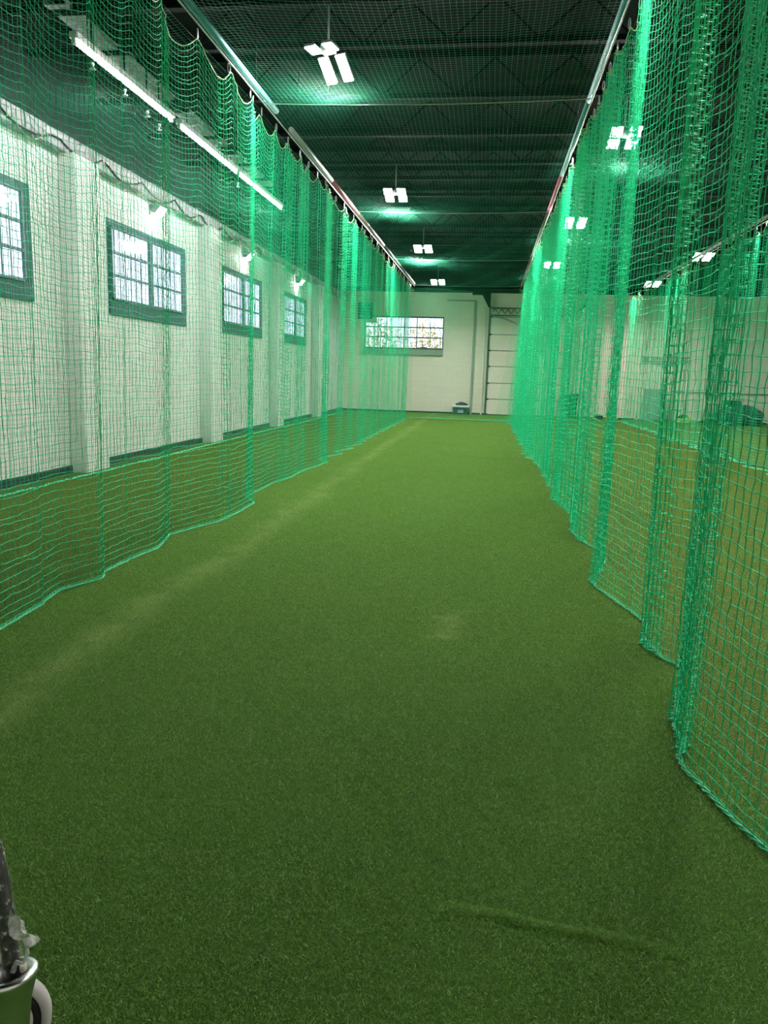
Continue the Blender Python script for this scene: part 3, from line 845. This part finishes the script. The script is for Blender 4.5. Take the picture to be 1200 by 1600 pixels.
def wall_lamp(label, y):
    t = thing('wall_lamp', label, 'lamp', (XL, y, 4.05), 'wall lamps above the windows')
    MB().box(0, .03, -.13, .13, -.08, .09).build('back_plate', 'lamp_body', t, .006)
    MB().hexa([(.03, -.12, -.05), (.10, -.12, -.05), (.10, .12, -.05), (.03, .12, -.05)],
              [(.03, -.12, .10), (.20, -.12, .06), (.20, .12, .06), (.03, .12, .10)]).build('housing', 'lamp_body', t, .006)
    MB().hexa([(.034, -.11, -.085), (.12, -.11, -.075), (.12, .11, -.075), (.034, .11, -.085)],
              [(.034, -.11, -.053), (.21, -.11, .05), (.21, .11, .05), (.034, .11, -.053)]).build('lens', 'bulk', t)
    return t
wall_lamp('wedge wall lamp above the second window, the nearest one', 12.93)
wall_lamp('wedge wall lamp above the third window, the middle one', 17.87)
wall_lamp('wedge wall lamp above the farthest left window', 22.9)
wall_lamp('wedge wall lamp above the first window, left of the frame', 7.9)

# sprinkler heads on their drops above the left bay
def sprinkler(label, x, y, z, m='joist'):
    t = thing('sprinkler_head', label, 'sprinkler', (x, y, z), 'sprinkler heads under the ceiling')
    MB().tube([(0, 0, .05), (0, 0, ZC - z)], .010, 6).build('drop_pipe', m, t)
    MB().lathe([(.0, .06), (.022, .055), (.022, .03), (.008, .02), (.008, -.01), (.036, -.015), (.036, -.02), (0, -.02)], 10).build('sprinkler_cap', 'steel', t)
    return t
for lab, x, y, z in (('sprinkler head below the near end of the first tube light', -4.46, 8.62, 4.69), ('sprinkler head below the middle of the first tube light', -4.46, 9.39, 4.68),
                     ('sprinkler head below the far half of the first tube light', -4.46, 10.0, 4.63), ('sprinkler head at the gap between the first and second tube lights', -4.46, 10.36, 4.58),
                     ('sprinkler head where the second and third tube lights meet', -4.46, 13.6, 4.60)):
    sprinkler(lab, x, y, z)

# grey channel lengths hung above the tube lights
for lab, a, b in (('nearest length of grey channel above the first tube light', 8.3, 11.2), ('second length of grey channel above the tube lights', 11.7, 13.4), ('third length of grey channel above the tube lights', 13.9, 16.2)):
    t = thing('grey_channel', lab, 'cable tray', (-4.69, a, 5.18), 'grey channels')
    MB().box(-.12, .12, 0, b - a, 0, .012).build('channel_floor', 'ledge', t)
    MB().box(-.12, -.11, 0, b - a, .012, .07).build('side_rail', 'ledge', t); MB().box(.11, .12, 0, b - a, .012, .07).build('side_rail', 'ledge', t)
    for yy in (.3, b - a - .3): MB().tube([(0, yy, .01), (0, yy, ZC - 5.18)], .006, 5).build('hanger_rod', 'joist', t)

# black cable drooping along the wall head
pts = []
for i in range(121):
    y = 6.0 + 22.0 * i / 120; s = ((y - 6.0) / 1.25) % 1
    pts.append((XL + .155, y, 4.36 - .16 * 4 * s * (1 - s) + .01 * math.sin(y * 7)))
tag(MB().tube(pts, .012, 5).build('drooping_cable', 'black'), 'black cable drooping in loops along the ledge of the left wall', 'cable')

# ------------------------------------------------------------------ things by the back wall
def cooler():
    t = thing('cooler_box', 'dark teal cooler box with a white lid by the back wall', 'cooler box', (-1.0, 30.08, 0))
    MB().hexa([(-.28, -.19, 0), (.28, -.19, 0), (.28, .19, 0), (-.28, .19, 0)], [(-.31, -.21, .27), (.31, -.21, .27), (.31, .21, .27), (-.31, .21, .27)]).build('cooler_body', 'cool_teal', t, .02)
    MB().box(-.325, .325, -.225, .225, .272, .345).build('lid', 'white', t, .02)
    MB().box(-.10, .12, -.215, -.205, .07, .19).build('label_panel', 'blue_label', t)
    MB().tube([(-.20, -.2, .25), (-.20, -.25, .22), (.20, -.25, .22), (.20, -.2, .25)], .012, 6).build('carry_handle', 'black', t)
    return t
cooler()
def lump(name, material, label, cat, loc, size, seed, parent=None, seg=3):
    bm = bmesh.new(); bmesh.ops.create_icosphere(bm, subdivisions=seg, radius=1)
    r = random.Random(seed); ph = [r.uniform(0, 6.28) for _ in range(6)]
    for v in bm.verts:
        n = 1 + .13 * math.sin(3 * v.co.x + ph[0]) * math.sin(3.5 * v.co.y + ph[1]) + .10 * math.sin(6 * v.co.z + ph[2]) * math.cos(5 * v.co.x + ph[3]) + .05 * math.sin(11 * v.co.y + ph[4])
        v.co = Vector((v.co.x * size[0] * n, v.co.y * size[1] * n, max(v.co.z * n, -.35) * size[2]))
    me = bpy.data.meshes.new(name); bm.to_mesh(me); bm.free()
    zmin = min(v.co.z for v in me.vertices)
    for v in me.vertices: v.co.z -= zmin
    me.polygons.foreach_set('use_smooth', [True] * len(me.polygons))
    o = link_mesh(name, me, material, parent); o.location = loc
    if label: tag(o, label, cat)
    return o
bag = lump('dark_bag', 'dark_cloth', 'dark cloth bag lying on the white cooler lid', 'jacket', (-.96, 30.08, .345), (.24, .17, .085), 4)  # the dark bag on top of the cooler

def bin_thing():
    t = thing('wheelie_bin', 'dark green wheeled bin standing by the back wall right of the door', 'bin', (3.12, 29.95, 0))
    MB().hexa([(-.20, -.22, .05), (.20, -.22, .05), (.20, .22, .05), (-.20, .22, .05)], [(-.25, -.28, .84), (.25, -.28, .84), (.25, .30, .84), (-.25, .30, .84)]).build('bin_body', 'bin_green', t, .02)
    MB().hexa([(-.28, -.32, .84), (.28, -.32, .84), (.28, .34, .84), (-.28, .34, .84)], [(-.25, -.26, .93), (.25, -.26, .93), (.25, .30, .96), (-.25, .30, .96)]).build('bin_lid', 'bin_green', t, .015)
    MB().tube([(-.2, .36, .88), (.2, .36, .88)], .016, 6).build('bin_handle', 'black', t)
    for sx in (-1, 1):
        MB().tube([(sx * .21, .2, .09), (sx * .25, .2, .09)], .09, 14).build('wheel', 'black', t)
    return t
bin_thing()
def kit_bag(label, loc, L, m, top):
    t = thing('kit_bag', label, 'bag', loc)
    lump('bag_body', m, None, None, (0, 0, 0), (L * .5, .15, .17), int(L * 100), t)
    lump('bag_top', top, None, None, (-L * .1, 0, .16), (L * .34, .12, .09), int(L * 50), t)
    MB().tube([(-L * .25, -.1, .18), (-L * .12, -.13, .27), (L * .12, -.13, .27), (L * .25, -.1, .18)], .012, 6).build('bag_strap', 'black', t)
    return t
kit_bag('yellow green kit bag with dark top on the turf in the right bay', (4.66, 29.9, 0), .42, 'yellow', 'dark_cloth')
kit_bag('yellow and dark kit bag left of the dark mound', (7.25, 29.85, 0), .56, 'yellow', 'tarp')
t = thing('small_case', 'small dark case on the floor left of the yellow green bag', 'case', (4.22, 30.1, 0))
MB().box(-.15, .15, -.09, .09, 0, .14).build('case_body', 'dark_cloth', t, .015)
MB().tube([(-.05, 0, .135), (-.04, 0, .17), (.04, 0, .17), (.05, 0, .135)], .008, 6).build('case_handle', 'black', t)
# grey locker panel under a tubular frame
t = thing('metal_locker', 'grey metal locker standing against the back wall under the pipe frame', 'locker', (6.13, 29.95, 0))
MB().box(-.34, .34, -.16, .16, .05, 1.19).build('locker_body', 'grey_panel', t, .01)
for k in range(3):
    MB().box(-.32, .32, -.175, -.158, .08 + k * .37, .42 + k * .37).build('locker_door', 'grey_panel', t, .006)
for sx in (-1, 1):
    for sy in (-1, 1): MB().box(sx * .3 - .02, sx * .3 + .02, sy * .12 - .02, sy * .12 + .02, 0, .05).build('foot', 'black', t)
t = thing('pipe_frame', 'white pipe frame with a double top bar against the back wall', 'frame', (6.5, 30.3, 0))
for z in (2.20, 2.36): MB().tube([(-.85, 0, z), (.85, 0, z)], .03, 8).build('top_bar', 'strip', t)
for x in (-.85, -.55, -.25, .05, .35, .85):
    MB().tube([(x, 0, 0), (x, 0, 2.36)], .022, 8).build('upright', 'white_paint', t)
lump('covered_mound', 'tarp', 'dark green covered mound of kit by the back wall at the right', 'kit pile', (8.9, 29.2, 0), (.95, .5, .52), 12)
t = thing('equipment_crate', 'tall dark crate standing behind the dark green mound', 'crate', (8.98, 30.15, 0))
MB().box(-.28, .28, -.2, .2, 0, .86).build('crate_body', 'black', t, .015)
for k in range(4): MB().box(-.29, .29, -.215, -.2, .08 + k * .2, .2 + k * .2).build('slat', 'dark_cloth', t)
for x, y, lab in ((10.15, 29.6, 'white ball on the floor right of the dark mound'), (10.3, 29.3, 'white ball farther right, nearest the frame edge')):
    b = MB().lathe([(.001, 0), (.03, .008), (.058, .035), (.07, .07), (.058, .105), (.03, .132), (.001, .14)], 14).build('ball', 'white'); b.location = (x, y, 0)
    tag(b, lab, 'ball')
t = thing('vent_louvre', 'dark slatted vent box high on the back wall left of its window', 'vent', (-4.85, 30.4, 3.84))
MB().box(-.28, .28, -.12, 0, -.30, .29).build('vent_frame', 'joist', t, .008)
for k in range(5):
    MB().hexa([(-.25, -.17, -.25 + k * .11), (.25, -.17, -.25 + k * .11), (.25, -.12, -.19 + k * .11), (-.25, -.12, -.19 + k * .11)],
              [(-.25, -.17, -.235 + k * .11), (.25, -.17, -.235 + k * .11), (.25, -.12, -.175 + k * .11), (-.25, -.12, -.175 + k * .11)]).build('slat', 'black', t)
tag(MB().tube([(6.87, 30.37, 1.10), (10.9, 30.37, 1.10)], .022, 8).build('conduit_pipe', 'strip'), 'grey conduit running along the back wall at waist height', 'pipe')
pts = [(3.52, 30.2, 5.7), (3.52, 30.2, 5.0), (3.50, 30.2, 4.5), (3.42, 30.2, 4.15), (3.22, 30.2, 3.95), (3.05, 30.2, 3.98), (2.98, 30.2, 3.6), (3.0, 30.2, 2.0), (3.0, 30.25, 1.05)]
tag(MB().tube(pts, [.05, .05, .05, .05, .045, .02, .014, .014, .014], 6).build('hanging_cable', 'black'), 'black cable dropping from the ceiling beside the sectional door', 'cable')

# ------------------------------------------------------------------ wheeled stand in the near left corner
def wheel_stand():
    t = thing('wheeled_stand', 'wheeled stand with a film wrapped black leg in the near left corner', 'stand', (-.92, 1.25, 0))
    o = Vector((-.92, 1.25, 0))
    def L(p): return Vector(p) - o
    # wheel: axle points mostly at the camera
    c = Vector((-.965, 1.322, .096)); ax = Vector((.48, -.85, .22)).normalized()
    rot = Vector((0, 0, 1)).rotation_difference(ax).to_matrix()
    R0 = .095
    wh = MB().lathe([(.075, .018), (.079, .024), (.090, .020), (R0, .010), (R0, -.012), (.090, -.022), (.073, -.022), (.073, .010)], 48, L(c), rot, True).build('tyre', 'wheel_white', t)
    MB().lathe([(.058, .010), (.074, .010), (.074, .016), (.058, .016)], 48, L(c), rot, True).build('wheel_groove', 'black', wh)
    MB().lathe([(.036, .008), (.058, .008), (.058, .022), (.036, .026)], 48, L(c), rot, True).build('wheel_disc', 'cream', wh)
    MB().lathe([(.001, .020), (.027, .020), (.037, .012), (.037, -.02), (.001, -.02)], 32, L(c), rot).build('hub', 'black', wh)
    # pale metal socket
    s = Vector((-.872, 1.215, .315)); sr = Vector((0, 0, 1)).rotation_difference(Vector((-.16, .16, 1)).normalized()).to_matrix()
    prof = [(.020, -.19), (.026, -.12), (.038, -.05), (.050, -.014), (.055, -.005), (.057, .003), (.053, .010), (.044, .011), (.036, .004), (.027, -.010), (.025, -.05), (.024, -.10)]
    MB().lathe(prof, 40, L(s), sr).build('socket', 'chrome', t)
    for k in range(3):
        q = 2.6 + k * 1.9; pp = L(s) + Vector((.031 * math.cos(q), .031 * math.sin(q), .016))
        MB().tube([pp, pp + Vector((0, 0, .014))], .007, 8).build('set_screw', 'cream', t)
    MB().tube([L(s) + Vector((-.003, 0, -.19)), L(c) + Vector((-.02, .02, .05)), L(c)], .022, 10).build('axle_arm', 'chrome', t)
    # black leg, bent away at the top
    leg = [s + Vector(q) for q in ((.012, 0, -.08), (.010, 0, .02), (.003, .004, .09), (-.006, .008, .16), (-.016, .014, .215), (-.032, .022, .26), (-.065, .03, .292), (-.12, .036, .31), (-.25, .04, .315), (-.45, .05, .315))]
    lg = MB().tube([L(p) for p in leg], .0165, 16).build('leg', 'black', t)
    # wrapping film round the leg
    r = random.Random(3); path = []; rad = []
    fine = []
    for i in range(1, len(leg) - 1):
        for k in range(6): fine.append(leg[i].lerp(leg[i + 1], k / 6))
    fine = fine[2:]
    mb = MB(); n = 22; vs = []
    for i, p in enumerate(fine):
        tt = (fine[min(i + 1, len(fine) - 1)] - fine[max(i - 1, 0)]).normalized()
        a = tt.cross(Vector((0, 1, 0))).normalized(); b = a.cross(tt)
        for k in range(n):
            q = 2 * math.pi * k / n
            rr = .0195 + .0022 * math.sin(3 * q + i * .9) + .0016 * math.sin(7 * q - i * 1.7) + r.uniform(-.0008, .0008) + (.004 if i < 2 else 0)
            vs.append(L(p) + (a * math.cos(q) + b * math.sin(q)) * rr)
    fs = [(i * n + k, i * n + (k + 1) % n, (i + 1) * n + (k + 1) % n, (i + 1) * n + k) for i in range(len(fine) - 1) for k in range(n)]
    mb._add(vs, fs, True)
    f = mb.build('wrapping_film', 'film', lg)
    # loose crumpled tail of film
    g = MB(); vs = []; nu, nv = 9, 7
    for i in range(nu):
        for j in range(nv):
            u, v = i / (nu - 1), j / (nv - 1)
            x = .014 + .055 * u; z = .105 + (.055 * (v - .5)) * (1.15 - u) + .012 - .028 * u + .004 * math.sin(9 * v + 5 * u)
            vs.append(L(s + Vector((x, -.006 + .010 * math.sin(8 * v + 3 * u) + .006 * math.sin(13 * u + 4 * v), z))))
    g._add(vs, [(i * nv + j, i * nv + j + 1, (i + 1) * nv + j + 1, (i + 1) * nv + j) for i in range(nu - 1) for j in range(nv - 1)], True)
    g.build('film_tail', 'film_loose', lg)
    tw = [s + Vector((.045, -.004, .082)), s + Vector((.047, -.004, .060)), s + Vector((.038, -.006, .040)), s + Vector((.026, -.008, .042)), s + Vector((.018, -.010, .024))]
    MB().tube([L(p) for p in tw], [.003, .004, .003, .005, .007], 6).build('film_twist', 'film_loose', lg)
    return t
wheel_stand()

# ------------------------------------------------------------------ outside the windows
structure(MB().box(-90, XL - .35, -40, 120, -.3, -.02).box(XL - .35, 60, YB + .35, 120, -.3, -.02).build('ground', 'tarmac'), 'pale yard outside the hall')
def tree(label, x, y, h, m, seed):
    t = thing('tree', label, 'tree', (x, y, 0), 'trees outside the back window')
    r = random.Random(seed); mb = MB()
    mb.tube([(0, 0, 0), (.08, .05, h * .3), (-.05, 0, h * .62)], [.16, .12, .06], 8)
    tips = []
    for k in range(7):
        q = k * .9; z = h * r.uniform(.3, .55); e = (math.cos(q) * h * .22, math.sin(q) * h * .22, z + h * r.uniform(.12, .3)); tips.append(e)
        mb.tube([(0, 0, z), (e[0] * .5, e[1] * .5, z + (e[2] - z) * .4), e], [.05, .035, .015], 5)
    mb.build('trunk', 'bark', t)
    n = 900; g = np.random.default_rng(seed); ce = np.array(tips + [(0, 0, h * .8)])
    P = ce[g.integers(0, len(ce), n)] + g.normal(0, h * .09, (n, 3)); a = g.normal(size=(n, 3)); a /= np.linalg.norm(a, axis=1, keepdims=True)
    b = np.cross(a, g.normal(size=(n, 3))); b /= np.linalg.norm(b, axis=1, keepdims=True); s = .07
    V = np.stack([P - a * s, P + b * s * .6, P + a * s, P - b * s * .6], 1).reshape(-1, 3)
    o = link_mesh('foliage', fast_mesh('foliage', V, np.arange(n * 4).reshape(n, 4), False), m, t); o['kind'] = 'stuff'
tree('yellow autumn tree seen through the middle of the back window', -2.9, 36.5, 4.0, 'leaf_yellow', 3)
tree('yellow green tree seen through the left end of the back window', -5.6, 38.5, 4.2, 'leaf_green', 5)
tree('smaller yellow tree at the right end of the back window', -.6, 41, 4.3, 'leaf_yellow', 8)
t = thing('far_building', 'long pink brick building far beyond the left windows', 'building', (-48, 60, 0))
MB().box(-4, 4, -55, 55, 0, 4.6).build('building_wall', 'far_brick', t)
MB().hexa([(-4.4, -55.4, 4.6), (4.4, -55.4, 4.6), (4.4, 55.4, 4.6), (-4.4, 55.4, 4.6)], [(-.2, -55.4, 6.2), (.2, -55.4, 6.2), (.2, 55.4, 6.2), (-.2, 55.4, 6.2)]).build('roof', 'far_roof', t)
